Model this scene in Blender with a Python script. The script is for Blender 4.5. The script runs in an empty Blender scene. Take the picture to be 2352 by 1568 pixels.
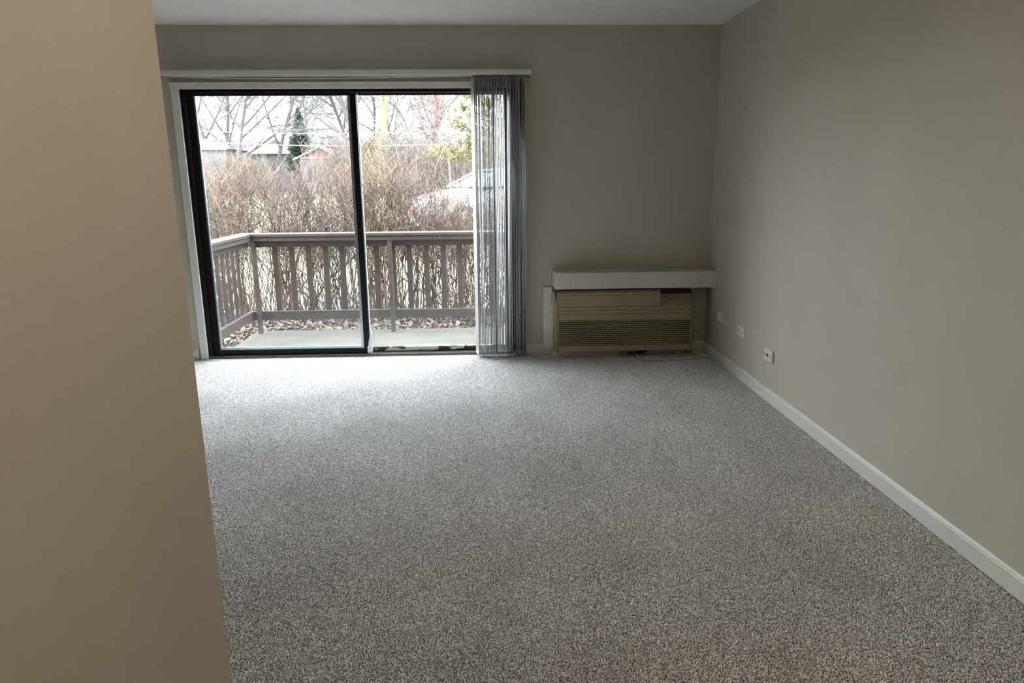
import bpy, bmesh, math, random
import numpy as np
from mathutils import Vector, Matrix

sc = bpy.context.scene
C = sc.collection

# ------------------------------------------------------------------ camera
YAW, PITCH, ROLL, FPX, CAMH = 0.036938, 0.231226, -0.008273, 1586.2, 1.3632
_f = Vector((math.sin(YAW)*math.cos(PITCH), math.cos(YAW)*math.cos(PITCH), -math.sin(PITCH)))
_r = Vector((math.cos(YAW), -math.sin(YAW), 0))
_u = _r.cross(_f)
_r2 = math.cos(ROLL)*_r + math.sin(ROLL)*_u
_u2 = -math.sin(ROLL)*_r + math.cos(ROLL)*_u
cd = bpy.data.cameras.new('camera')
cam = bpy.data.objects.new('camera', cd); C.objects.link(cam)
mw = Matrix(((_r2.x, _u2.x, -_f.x, 0), (_r2.y, _u2.y, -_f.y, 0), (_r2.z, _u2.z, -_f.z, CAMH), (0, 0, 0, 1)))
cam.matrix_world = mw
cd.sensor_fit = 'HORIZONTAL'; cd.sensor_width = 36.0; cd.lens = FPX/2352*36.0
cd.clip_start = 0.05; cd.clip_end = 500
sc.camera = cam

# ------------------------------------------------------------------ bright thin overcast, a little lighter towards the zenith
w = bpy.data.worlds.new('overcast_sky'); sc.world = w; w.use_nodes = True
nt = w.node_tree; nt.nodes.clear()
tc = nt.nodes.new('ShaderNodeTexCoord'); sp = nt.nodes.new('ShaderNodeSeparateXYZ')
mx = nt.nodes.new('ShaderNodeMath'); mx.operation = 'MAXIMUM'; mx.inputs[1].default_value = 0.0
ma = nt.nodes.new('ShaderNodeMath'); ma.operation = 'MULTIPLY_ADD'; ma.inputs[1].default_value = 0.3; ma.inputs[2].default_value = 0.7
SKY = 18.5
ms = nt.nodes.new('ShaderNodeMath'); ms.operation = 'MULTIPLY'; ms.inputs[1].default_value = SKY
bg = nt.nodes.new('ShaderNodeBackground'); bg.inputs[0].default_value = (0.90, 0.96, 1.0, 1)
wo = nt.nodes.new('ShaderNodeOutputWorld')
L = nt.links.new
L(tc.outputs['Generated'], sp.inputs[0]); L(sp.outputs[2], mx.inputs[0]); L(mx.outputs[0], ma.inputs[0])
L(ma.outputs[0], ms.inputs[0]); L(ms.outputs[0], bg.inputs[1]); L(bg.outputs[0], wo.inputs[0])

sc.view_settings.view_transform = 'Standard'
sc.view_settings.look = 'None'
sc.view_settings.exposure = 0.37
sc.view_settings.gamma = 1.0
sc.view_settings.use_curve_mapping = False
sc.cycles.use_denoising = True
sc.cycles.max_bounces = 5; sc.cycles.diffuse_bounces = 3; sc.cycles.glossy_bounces = 2; sc.cycles.adaptive_threshold = 0.10; sc.cycles.denoising_prefilter = 'FAST'; sc.cycles.transparent_max_bounces = 24
FILL = 27.0        # strength of the unseen fill lamp added above the viewer

# sampling portal in the glazed door opening: it emits nothing, it only tells the renderer where daylight comes in
def portal(name, loc, rot, sx, sy):
    ld = bpy.data.lights.new(name, 'AREA'); ld.shape = 'RECTANGLE'; ld.size = sx; ld.size_y = sy; ld.cycles.is_portal = True
    o = bpy.data.objects.new(name, ld); C.objects.link(o); o.location = loc; o.rotation_euler = rot; o['kind'] = 'structure'
portal('daylight_portal_door', (-.9875, 5.352+.155, 1.006), (-math.pi/2, 0, 0), 2.405, 2.01)

# ------------------------------------------------------------------ helpers
ORG = {}
class MB:
    def __init__(s): s.v = []; s.f = []; s.mi = []; s.cur = 0
    def add(s, vs, fs):
        b = len(s.v); s.v.extend(vs)
        for f in fs: s.f.append(tuple(i+b for i in f)); s.mi.append(s.cur)
        return s
    def box(s, x0, x1, y0, y1, z0, z1):
        return s.add([(x0,y0,z0),(x1,y0,z0),(x1,y1,z0),(x0,y1,z0),(x0,y0,z1),(x1,y0,z1),(x1,y1,z1),(x0,y1,z1)],
                     [(0,3,2,1),(4,5,6,7),(0,1,5,4),(1,2,6,5),(2,3,7,6),(3,0,4,7)])
    def hexa(s, lo, hi):
        return s.add(list(lo)+list(hi), [(0,3,2,1),(4,5,6,7),(0,1,5,4),(1,2,6,5),(2,3,7,6),(3,0,4,7)])
    def prism_x(s, prof, x0, x1, dx0=None):      # prof: [(y,z)] counter-clockwise
        n = len(prof)
        a = [(x0 if dx0 is None else x0+dx0(p), p[0], p[1]) for p in prof]
        b = [(x1 if dx0 is None else x1-dx0(p), p[0], p[1]) for p in prof]
        return s.add(a+b, [tuple(range(n))[::-1], tuple(range(n, 2*n))] + [(i, (i+1) % n, n+(i+1) % n, n+i) for i in range(n)])
    def tube(s, pts, rad, n=3, cap=False):
        m = len(pts)
        pts = [Vector(p) for p in pts]
        if not hasattr(rad, '__len__'): rad = [rad]*m
        d0 = (pts[-1]-pts[0])
        if d0.length < 1e-9: d0 = Vector((0,0,1))
        ref = Vector((0,0,1)) if abs(d0.normalized().z) < 0.8 else Vector((1,0.2,0))
        vs = []
        for i in range(m):
            d = pts[min(i+1, m-1)]-pts[max(i-1, 0)]
            if d.length < 1e-9: d = d0
            d.normalize()
            a = d.cross(ref)
            if a.length < 1e-5: a = d.cross(Vector((0,1,0.3)))
            a.normalize(); b = d.cross(a)
            for k in range(n):
                t = 2*math.pi*k/n
                q = pts[i]+a*(rad[i]*math.cos(t))+b*(rad[i]*math.sin(t))
                vs.append((q.x, q.y, q.z))
        fs = []
        for i in range(m-1):
            for k in range(n):
                fs.append((i*n+k, i*n+(k+1) % n, (i+1)*n+(k+1) % n, (i+1)*n+k))
        if cap:
            fs.append(tuple(range(n))[::-1]); fs.append(tuple(range((m-1)*n, m*n)))
        return s.add(vs, fs)
    def disc_cyl(s, c, axis, r, h, n=16):
        a = Vector(axis).normalized()
        return s.tube([Vector(c), Vector(c)+a*h], r, n, True)
    def lathe(s, c, prof, n=24):       # prof [(r,z)] about vertical axis
        vs = []; m = len(prof)
        for r, z in prof:
            for k in range(n):
                t = 2*math.pi*k/n; vs.append((c[0]+r*math.cos(t), c[1]+r*math.sin(t), c[2]+z))
        fs = [(i*n+k, i*n+(k+1) % n, (i+1)*n+(k+1) % n, (i+1)*n+k) for i in range(m-1) for k in range(n)]
        return s.add(vs, fs)
    def build(s, name, mat, parent=None, origin=None, bevel=0.0, smooth=False):
        if origin is None:
            if parent is not None: origin = ORG[parent.name]
            else:
                a = np.array(s.v); origin = Vector(((a[:,0].min()+a[:,0].max())/2, (a[:,1].min()+a[:,1].max())/2, a[:,2].min()))
        origin = Vector(origin)
        me = bpy.data.meshes.new(name)
        me.from_pydata([(x-origin.x, y-origin.y, z-origin.z) for x, y, z in s.v], [], s.f)
        mats = mat if isinstance(mat, (list, tuple)) else [mat]
        for m_ in mats: me.materials.append(m_)
        if len(mats) > 1: me.polygons.foreach_set('material_index', s.mi)
        if smooth: me.polygons.foreach_set('use_smooth', [True]*len(me.polygons))
        me.update()
        return link(me, name, parent, origin, bevel)
def link(me, name, parent, origin, bevel=0.0):
    o = bpy.data.objects.new(name, me); C.objects.link(o)
    ORG[o.name] = Vector(origin)
    if parent is not None:
        o.parent = parent; o.location = Vector(origin)-ORG[parent.name]
    else: o.location = origin
    if bevel:
        b = o.modifiers.new('edge', 'BEVEL'); b.width = bevel; b.segments = 2; b.limit_method = 'ANGLE'
    return o
def empty(name, loc, rz=0.0):
    o = bpy.data.objects.new(name, None); C.objects.link(o); o.location = loc; o.rotation_euler = (0,0,rz)
    o.empty_display_size = 0.1
    ORG[o.name] = Vector(loc); return o
def tag(o, label, cat=None, group=None, kind=None):
    o['label'] = label
    if cat: o['category'] = cat
    if group: o['group'] = group
    if kind: o['kind'] = kind
    return o
def struct(o, label=None):
    o['kind'] = 'structure'
    if label: o['label'] = label
    return o

OUT = 1.0
def mat(name, col, rough=0.6, var=0.0, vscale=8.0, bump=0.0, bscale=200.0, metal=0.0, spec=0.5, col2=None, sheen=0.0, thresh=None, coord='Object', stretch=None):
    if OUT != 1.0:
        col = tuple(c*OUT for c in col); col2 = tuple(c*OUT for c in col2) if col2 else None
    m = bpy.data.materials.new(name); m.use_nodes = True
    t = m.node_tree; p = t.nodes['Principled BSDF']
    p.inputs['Base Color'].default_value = (*col, 1); p.inputs['Roughness'].default_value = rough
    p.inputs['Metallic'].default_value = metal; p.inputs['Specular IOR Level'].default_value = spec
    if sheen:
        p.inputs['Sheen Weight'].default_value = sheen; p.inputs['Sheen Roughness'].default_value = 0.5
    tcn = t.nodes.new('ShaderNodeTexCoord'); src = tcn.outputs[coord]
    if stretch:
        mp = t.nodes.new('ShaderNodeMapping'); mp.inputs['Scale'].default_value = stretch
        t.links.new(src, mp.inputs[0]); src = mp.outputs[0]
    if var or col2:
        n = t.nodes.new('ShaderNodeTexNoise'); n.inputs['Scale'].default_value = vscale; n.inputs['Detail'].default_value = 5
        t.links.new(src, n.inputs['Vector'])
        r = t.nodes.new('ShaderNodeValToRGB')
        c2 = col2 if col2 else tuple(min(1, c*(1+var)) for c in col)
        c1 = col if col2 else tuple(c*(1-var) for c in col)
        a, b = thresh if thresh else (0.3, 0.7)
        r.color_ramp.elements[0].position = a; r.color_ramp.elements[1].position = b
        r.color_ramp.elements[0].color = (*c1, 1); r.color_ramp.elements[1].color = (*c2, 1)
        t.links.new(n.outputs['Fac'], r.inputs[0]); t.links.new(r.outputs[0], p.inputs['Base Color'])
    if bump:
        n2 = t.nodes.new('ShaderNodeTexNoise'); n2.inputs['Scale'].default_value = bscale; n2.inputs['Detail'].default_value = 3
        t.links.new(src, n2.inputs['Vector'])
        bp = t.nodes.new('ShaderNodeBump'); bp.inputs['Strength'].default_value = bump; bp.inputs['Distance'].default_value = 0.002
        t.links.new(n2.outputs['Fac'], bp.inputs['Height']); t.links.new(bp.outputs[0], p.inputs['Normal'])
    return m

def glass_mat(name, tint, refl=1.0, rough=0.0):
    m = bpy.data.materials.new(name); m.use_nodes = True; t = m.node_tree; t.nodes.clear()
    tr = t.nodes.new('ShaderNodeBsdfTransparent'); tr.inputs[0].default_value = (*tint, 1)
    gl = t.nodes.new('ShaderNodeBsdfGlossy'); gl.inputs['Roughness'].default_value = rough
    fr = t.nodes.new('ShaderNodeLayerWeight'); fr.inputs[0].default_value = 0.5     # Schlick reflectance from the facing angle
    pw = t.nodes.new('ShaderNodeMath'); pw.operation = 'POWER'; pw.inputs[1].default_value = 5.0
    mu = t.nodes.new('ShaderNodeMath'); mu.operation = 'MULTIPLY_ADD'; mu.inputs[1].default_value = 0.96*refl; mu.inputs[2].default_value = 0.04*refl
    mi = t.nodes.new('ShaderNodeMixShader'); ou = t.nodes.new('ShaderNodeOutputMaterial')
    t.links.new(fr.outputs['Facing'], pw.inputs[0]); t.links.new(pw.outputs[0], mu.inputs[0]); t.links.new(mu.outputs[0], mi.inputs[0])
    t.links.new(tr.outputs[0], mi.inputs[1]); t.links.new(gl.outputs[0], mi.inputs[2]); t.links.new(mi.outputs[0], ou.inputs[0])
    return m

M = {}
M['wall'] = mat('greige_wall_paint', (0.53, 0.485, 0.415), 0.62, 0.03, 3.0, 0.12, 350.0, spec=0.25)
M['ceiling'] = mat('white_ceiling_paint', (0.86, 0.85, 0.83), 0.8, 0.02, 2.0, 0.15, 250.0, spec=0.2)
M['trim'] = mat('white_trim_paint', (0.70, 0.69, 0.65), 0.45, 0.04, 12.0, 0.05, 120.0)
M['subfloor'] = mat('carpet_backing', (0.20, 0.185, 0.17), 0.95, 0.15, 60.0)
M['black'] = mat('black_anodised_aluminium', (0.008, 0.008, 0.009), 0.55, 0.3, 30.0, spec=0.12)
M['bead'] = mat('grey_aluminium_bead', (0.30, 0.34, 0.37), 0.35, 0.1, 20.0, metal=0.6)
M['peel'] = mat('peeling_white_paint_on_black', (0.012, 0.012, 0.013), 0.5, vscale=9.0, col2=(0.62, 0.60, 0.56), thresh=(0.47, 0.49), stretch=(1.0, 1.0, 3.0))
M['oldwhite'] = mat('worn_white_and_lit_edge', (0.62, 0.61, 0.58), 0.55, 0.2, 40.0, 0.2, 150.0)
M['sill'] = mat('brown_metal_sill', (0.10, 0.085, 0.07), 0.5, 0.35, 25.0, metal=0.3, stretch=(0.3, 3, 3))
M['glass'] = glass_mat('clear_door_glass', (0.965, 0.98, 0.98))
M['vane'] = mat('white_pvc_vane', (0.66, 0.67, 0.69), 0.5, 0.03, 10.0)
M['railpvc'] = mat('white_enamel_headrail', (0.64, 0.62, 0.58), 0.4, 0.03, 10.0)
M['chain'] = mat('white_plastic_chain', (0.55, 0.55, 0.55), 0.4, 0.1, 60.0)
M['ac'] = mat('aged_beige_plastic', (0.32, 0.265, 0.165), 0.5, 0.08, 6.0, 0.05, 200.0)
M['acdark'] = mat('dark_coil_cavity', (0.02, 0.018, 0.015), 0.8, 0.3, 80.0)
M['acwhite'] = mat('off_white_cabinet_paint', (0.72, 0.70, 0.65), 0.5, 0.08, 9.0, 0.1, 150.0)
M['shelf'] = mat('cream_white_shelf_paint', (0.60, 0.575, 0.51), 0.42, 0.04, 8.0, 0.08, 120.0)
M['brass'] = mat('tan_socket_plastic', (0.30, 0.24, 0.13), 0.5, 0.1, 40.0)
M['cord'] = mat('beige_cord_rubber', (0.62, 0.59, 0.50), 0.5, 0.08, 40.0)
M['plug'] = mat('black_plug_rubber', (0.015, 0.015, 0.017), 0.5, 0.2, 40.0)
M['plate'] = mat('white_plastic_plate', (0.72, 0.72, 0.73), 0.35, 0.02, 40.0)
M['plate2'] = mat('painted_over_plate', (0.78, 0.76, 0.71), 0.45, 0.04, 40.0)
M['slot'] = mat('dark_socket_slot', (0.01, 0.01, 0.01), 0.6, 0.2, 90.0)
M['screw'] = mat('steel_screw_head', (0.35, 0.34, 0.33), 0.35, 0.1, 90.0, metal=0.9)
OUT = 0.46          # all outdoor albedos darkened together to offset the raised sky brightness
M['concrete'] = mat('weathered_concrete', (0.080, 0.074, 0.055), 0.9, vscale=4.0, col2=(0.155, 0.141, 0.115), bump=0.6, bscale=90.0, stretch=(0.6, 1.5, 1))
M['railwood'] = mat('brown_grey_painted_wood', (0.078, 0.056, 0.048), 0.6, 0.15, 9.0, 0.3, 60.0)
M['railcap'] = mat('taupe_painted_wood', (0.105, 0.081, 0.070), 0.5, 0.12, 9.0, 0.3, 60.0)
M['leaf'] = mat('dry_brown_leaf', (0.16, 0.10, 0.07), 0.7, vscale=14.0, col2=(0.42, 0.33, 0.27))
M['leaf2'] = mat('rust_orange_leaf', (0.34, 0.12, 0.055), 0.7, 0.3, 60.0)
M['mulch'] = mat('damp_brown_soil', (0.07, 0.052, 0.042), 0.95, 0.4, 20.0, 0.8, 50.0)
M['lawn'] = mat('dry_winter_lawn', (0.22, 0.20, 0.105), 0.95, vscale=0.35, col2=(0.30, 0.27, 0.155), bump=0.8, bscale=30.0)
M['asphalt'] = mat('grey_asphalt', (0.13, 0.13, 0.135), 0.9, 0.2, 6.0, 0.5, 60.0)
for k, c1, c2 in (('twig_a', (0.12, 0.080, 0.062), (0.34, 0.245, 0.195)), ('twig_b', (0.17, 0.12, 0.08), (0.42, 0.31, 0.21)),
                  ('twig_c', (0.095, 0.066, 0.06), (0.29, 0.21, 0.195)), ('brush', (0.15, 0.112, 0.10), (0.25, 0.195, 0.175)),
                  ('bark_grey', (0.16, 0.157, 0.155), (0.26, 0.256, 0.25)), ('bark_tan', (0.20, 0.155, 0.085), (0.30, 0.25, 0.15)),
                  ('bark_red', (0.24, 0.165, 0.145), (0.36, 0.27, 0.235)), ('bark_pine', (0.10, 0.075, 0.06), (0.18, 0.14, 0.11))):
    M[k] = mat(k+'_bark', c1, 0.85, vscale=3.0, col2=c2)
M['needle_y'] = mat('yellow_green_needles', (0.27, 0.25, 0.10), 0.7, vscale=2.5, col2=(0.42, 0.37, 0.19))
M['needle_g'] = mat('dark_green_needles', (0.13, 0.19, 0.13), 0.7, vscale=1.2, col2=(0.21, 0.28, 0.205))
M['yleaf'] = mat('ochre_dry_foliage', (0.40, 0.30, 0.13), 0.7, 0.3, 4.0)
M['carpaint'] = mat('silver_white_car_paint', (0.36, 0.385, 0.43), 0.25, 0.02, 5.0, metal=0.0)
M['carglass'] = mat('tinted_car_glass', (0.20, 0.32, 0.33), 0.08, 0.1, 3.0)
M['tire'] = mat('black_tyre_rubber', (0.02, 0.02, 0.02), 0.8, 0.2, 30.0)
M['rim'] = mat('grey_alloy_rim', (0.35, 0.36, 0.37), 0.3, 0.1, 12.0, metal=0.8)
M['lamp_l'] = mat('clear_headlamp', (0.6, 0.62, 0.65), 0.15, 0.1, 30.0)
M['siding_r'] = mat('rust_vertical_siding', (0.30, 0.115, 0.07), 0.7, vscale=1.3, col2=(0.40, 0.18, 0.12), stretch=(3, 1, 0.2))
M['roof_w'] = mat('pale_shingle_roof', (0.22, 0.20, 0.20), 0.8, 0.1, 6.0)
M['roof_p'] = mat('pinkish_grey_shingle_roof', (0.17, 0.145, 0.145), 0.85, 0.12, 3.0)
M['housewhite'] = mat('white_house_siding', (0.24, 0.245, 0.26), 0.7, 0.05, 1.0)
M['fascia'] = mat('white_fascia_board', (0.50, 0.50, 0.49), 0.6, 0.04, 2.0)
M['darkpane'] = mat('dark_window_pane', (0.10, 0.11, 0.13), 0.1, 0.1, 2.0)
M['wire'] = mat('pale_weathered_cable', (0.60, 0.58, 0.56), 0.6, 0.1, 1.0)
M['pole'] = mat('grey_brown_timber_pole', (0.22, 0.19, 0.16), 0.85, 0.2, 3.0)
OUT = 1.0
# carpet yarn: colour of each tuft varies, broad wear noise is offset to paint the door-lit lane paler
def carpet_mat():
    m = bpy.data.materials.new('grey_beige_carpet_yarn'); m.use_nodes = True; t = m.node_tree; p = t.nodes['Principled BSDF']
    p.inputs['Roughness'].default_value = 0.42; p.inputs['Specular IOR Level'].default_value = 1.0
    p.inputs['Sheen Weight'].default_value = 1.0; p.inputs['Sheen Roughness'].default_value = 0.3
    g = t.nodes.new('ShaderNodeNewGeometry'); n = t.nodes.new('ShaderNodeTexNoise'); n.inputs['Scale'].default_value = 2.6; n.inputs['Detail'].default_value = 4
    mpg = t.nodes.new('ShaderNodeMapping'); mpg.inputs['Location'].default_value = (3.7, 8.3, 0.4); mpg.inputs['Scale'].default_value = (1.0, .7, 1.0)
    t.links.new(g.outputs['Position'], mpg.inputs[0]); t.links.new(mpg.outputs[0], n.inputs['Vector'])
    oi = t.nodes.new('ShaderNodeAttribute'); oi.attribute_name = 'tone'
    mr = t.nodes.new('ShaderNodeMapRange'); mr.inputs[1].default_value = 0.3; mr.inputs[2].default_value = 0.7; mr.inputs[3].default_value = 0.88; mr.inputs[4].default_value = 1.08
    t.links.new(n.outputs['Fac'], mr.inputs[0])
    mr2 = t.nodes.new('ShaderNodeMapRange'); mr2.inputs[3].default_value = 0.42; mr2.inputs[4].default_value = 1.36
    t.links.new(oi.outputs['Fac'], mr2.inputs[0])
    mu = t.nodes.new('ShaderNodeMath'); mu.operation = 'MULTIPLY'; t.links.new(mr.outputs[0], mu.inputs[0]); t.links.new(mr2.outputs[0], mu.inputs[1])
    vm = t.nodes.new('ShaderNodeVectorMath'); vm.operation = 'SCALE'; vm.inputs[0].default_value = (0.76, 0.755, 0.75)
    t.links.new(mu.outputs[0], vm.inputs['Scale']); t.links.new(vm.outputs[0], p.inputs['Base Color'])
    return m
M['carpet'] = carpet_mat()
def fill_glow_mat():
    m = bpy.data.materials.new('fill_light_glow'); m.use_nodes = True; t = m.node_tree; t.nodes.clear()
    e = t.nodes.new('ShaderNodeEmission'); e.inputs[0].default_value = (1.0, 0.84, 0.64, 1); e.inputs[1].default_value = FILL
    o = t.nodes.new('ShaderNodeOutputMaterial'); t.links.new(e.outputs[0], o.inputs[0]); return m
M['fillglow'] = fill_glow_mat()

# ------------------------------------------------------------------ room shell
D, XR, XL, YB, HC = 5.352, 1.745, -3.30, -2.2, 2.44
DX0, DX1, DH = -2.19, 0.215, 2.012           # door opening
struct(MB().box(XL-.1, XR+.1, YB-.1, D, -.14, -.006).build('floor', M['subfloor']), 'carpet backing under the pile of the living room floor')
struct(MB().box(XL-.1, XR+.1, YB-.1, D+.15, HC, HC+.15).build('ceiling', M['ceiling']), 'smooth white ceiling')
wb = MB(); wb.box(XL-.1, DX0, D, D+.15, -.14, HC).box(DX1, XR+.1, D, D+.15, -.14, HC).box(DX0, DX1, D, D+.15, DH, HC)
struct(wb.build('wall_back', M['wall']), 'greige wall with the sliding door opening')
struct(MB().box(XR, XR+.1, YB-.1, D, -.14, HC).build('wall_right', M['wall']), 'greige side wall with three socket plates')
struct(MB().box(XL-.1, XL, YB-.1, D, -.14, HC).build('wall_left', M['wall']), 'greige wall on the far left')
struct(MB().box(XL-.1, XR+.1, YB-.1, YB, -.14, HC).build('wall_rear', M['wall']), 'greige wall behind the viewer')
struct(MB().box(-.636, -.516, -1.0, 1.2, -.006, HC).build('wall_hall', M['wall'], bevel=.004), 'tan wall end close by on the left')

# baseboards with a small bead on top
m = MB().prism_x([(D, 0), (D-.012, 0), (D-.012, .066), (D-.009, .070), (D-.009, .074), (D-.004, .082), (D, .082)][::-1], .31, .447)
m.prism_x([(D, 0), (D-.012, 0), (D-.012, .066), (D-.009, .070), (D-.009, .074), (D-.004, .082), (D, .082)][::-1], 1.64, XR)
m.prism_x([(D, 0), (D-.012, 0), (D-.012, .066), (D-.009, .070), (D-.009, .074), (D-.004, .082), (D, .082)][::-1], XL, DX0-.07)
struct(m.build('baseboard_back', M['trim']), 'white baseboard along the wall of the sliding door')
pr = [(XR, 0), (XR-.012, 0), (XR-.012, .066), (XR-.009, .070), (XR-.009, .074), (XR-.004, .082), (XR, .082)]
m = MB(); n = len(pr); ya, yb = YB, D-.012
m.add([(x, ya, z) for x, z in pr]+[(x, yb, z) for x, z in pr], [tuple(range(n)), tuple(range(n, 2*n))[::-1]]+[(i, n+i, n+(i+1) % n, (i+1) % n) for i in range(n)])
struct(m.build('baseboard_right', M['trim']), 'white baseboard along the side wall')
# head and side casing of the door
m = MB().box(DX0-.06, DX1+.055, D-.018, D, DH-.002, DH+.044).box(DX0-.06, DX1+.055, D-.024, D, DH+.036, DH+.044)
struct(m.build('trim_1', M['trim'], bevel=.002), 'white casing board above the sliding door')
struct(MB().box(DX1, DX1+.055, D-.018, D, 0, DH-.002).build('trim_2', M['trim'], bevel=.002), 'white side casing behind the stacked blinds')
struct(MB().box(DX0-.055, DX0, D-.018, D, 0, DH-.002).build('trim_3', M['trim'], bevel=.002), 'white casing at the far side of the sliding door')

# ------------------------------------------------------------------ sliding door
door = empty('door_1', ((DX0+DX1)/2, D+.05, 0)); struct(door, 'black aluminium sliding glass door to the patio')
MB().box(DX0, DX1, D+.002, D+.13, 1.986, DH).build('frame_head', M['black'], door, bevel=.002)
MB().box(DX0, DX0+.03, D+.002, D+.13, .02, 1.986).build('frame_jamb', M['black'], door, bevel=.002)
MB().box(DX1-.03, DX1, D+.002, D+.13, .02, 1.986).build('frame_jamb', M['black'], door, bevel=.002)
s = MB().box(DX0, DX1, D-.004, D+.14, 0, .012)
for yy in (.0, .022, .045, .075, .10, .132): s.box(DX0, DX1, D+yy, D+yy+.006, .012, .021)
tag(s.build('sill', M['sill'], door), 'brown metal sill track')
# sliding panel in the inner track
y0, y1 = D+.028, D+.058
PX0, PX1 = DX0+.032, -.934
pan = MB().box(PX0, PX0+.05, y0, y1, .024, 1.984).build('sliding_panel', M['black'], door, bevel=.002)
MB().box(PX1-.044, PX1, y0, y1, .024, 1.984).build('stile', M['black'], pan, bevel=.002)
MB().box(PX0+.05, PX1-.044, y0, y1, 1.968, 1.984).build('rail', M['black'], pan)
MB().box(PX0+.05, PX1-.044, y0, y1, .024, .062).build('rail', M['black'], pan)
MB().box(PX0+.05, PX1-.044, y0+.006, y1-.006, .062, .082).build('glazing_bead', M['bead'], pan, bevel=.002)
MB().box(PX1-.066, PX1-.044, y0+.006, y1-.006, .082, 1.968).build('glazing_bead', M['bead'], pan, bevel=.002)
MB().box(PX0+.05, PX0+.062, y0+.006, y1-.006, .082, 1.968).build('glazing_bead', M['bead'], pan, bevel=.002)
MB().box(PX0+.05, PX1-.044, y0+.013, y0+.017, .066, 1.975).build('glass_pane', M['glass'], pan)
# fixed panel in the outer track
y0, y1 = D+.078, D+.108
FX0, FX1 = -.945, DX1-.031
fix = MB().box(FX0, FX0+.012, y0, y1, .022, 1.985).build('fixed_panel', M['oldwhite'], door, bevel=.002)  # white along the full height paints in light catching the stile edge
MB().box(FX1-.035, FX1, y0, y1, .022, 1.985).build('stile', M['black'], fix, bevel=.002)
MB().box(FX0+.018, FX1-.035, y0, y1, 1.976, 1.985).build('rail', M['black'], fix)
tag(MB().box(FX0+.018, FX1-.035, y0, y1, .022, .058).build('rail', M['peel'], fix, bevel=.002), 'bottom rail with white paint peeling off black')
MB().box(FX0+.01, FX1-.03, y0+.013, y0+.017, .05, 1.98).build('glass_pane', M['glass'], fix)
# torn white weatherstrip at the foot of the meeting stiles
random.seed(5); ws = MB(); vs = []; N = 26
for i in range(N):
    z = .014+.235*i/(N-1); k = i/(N-1)
    xl = -.951+.034*max(0, k*1.5-.35)**.8+random.uniform(-.002, .002); xr = -.915+.004*math.sin(k*3)
    xl = min(xl, xr-.004)
    for x, y in ((xl, D+.018), (xr, D+.016), (xr, D+.026), (xl, D+.026)): vs.append((x, y, z))
ws.add(vs, [(i*4+k, i*4+(k+1) % 4, i*4+4+(k+1) % 4, i*4+4+k) for i in range(N-1) for k in range(4)]+[(3, 2, 1, 0), (4*N-4, 4*N-3, 4*N-2, 4*N-1)])
tag(ws.build('weatherstrip', M['oldwhite'], door), 'torn white weatherstrip at the foot of the meeting stile')

# ------------------------------------------------------------------ carpet pile (uncountable tufts)
rng = np.random.default_rng(3)
TILE, SPC = 0.32, 0.0045
cx0, cy1 = XR-.012, D-.004
tx = np.arange(cx0-TILE/2, -2.6, -TILE); ty = np.arange(cy1-TILE/2, .6, -TILE)
tp = [(x, y) for x in tx for y in ty]; nT = len(tp)
me = bpy.data.meshes.new('carpet'); me.vertices.add(nT)
me.vertices.foreach_set('co', np.array([(x, y, -.0035) for x, y in tp], np.float32).ravel())
at = me.attributes.new('lay', 'FLOAT_VECTOR', 'POINT'); at.data.foreach_set('vector', np.array([(0, 0, math.pi/2*k) for k in rng.integers(0, 4, nT)], np.float32).ravel())
at = me.attributes.new('pick', 'INT', 'POINT'); at.data.foreach_set('value', rng.integers(0, 4, nT).astype(np.int32))
me.update()
carpet = bpy.data.objects.new('carpet', me); C.objects.link(carpet)
me.materials.append(M['carpet'])
ng = bpy.data.node_groups.new('carpet_tufts', 'GeometryNodeTree')
ng.interface.new_socket('Geometry', in_out='INPUT', socket_type='NodeSocketGeometry')
ng.interface.new_socket('Geometry', in_out='OUTPUT', socket_type='NodeSocketGeometry')
N_ = ng.nodes.new; l = ng.links.new
gi = N_('NodeGroupInput'); go = N_('NodeGroupOutput')
g2i = N_('GeometryNodeGeometryToInstance')
def rnd(kind, lo, hi, seed):
    r = N_('FunctionNodeRandomValue'); r.data_type = kind
    if kind == 'FLOAT_VECTOR': r.inputs[0].default_value = lo; r.inputs[1].default_value = hi; out = r.outputs[0]
    else: r.inputs[2].default_value = lo; r.inputs[3].default_value = hi; out = r.outputs[1]
    r.inputs['Seed'].default_value = seed; return out
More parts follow.
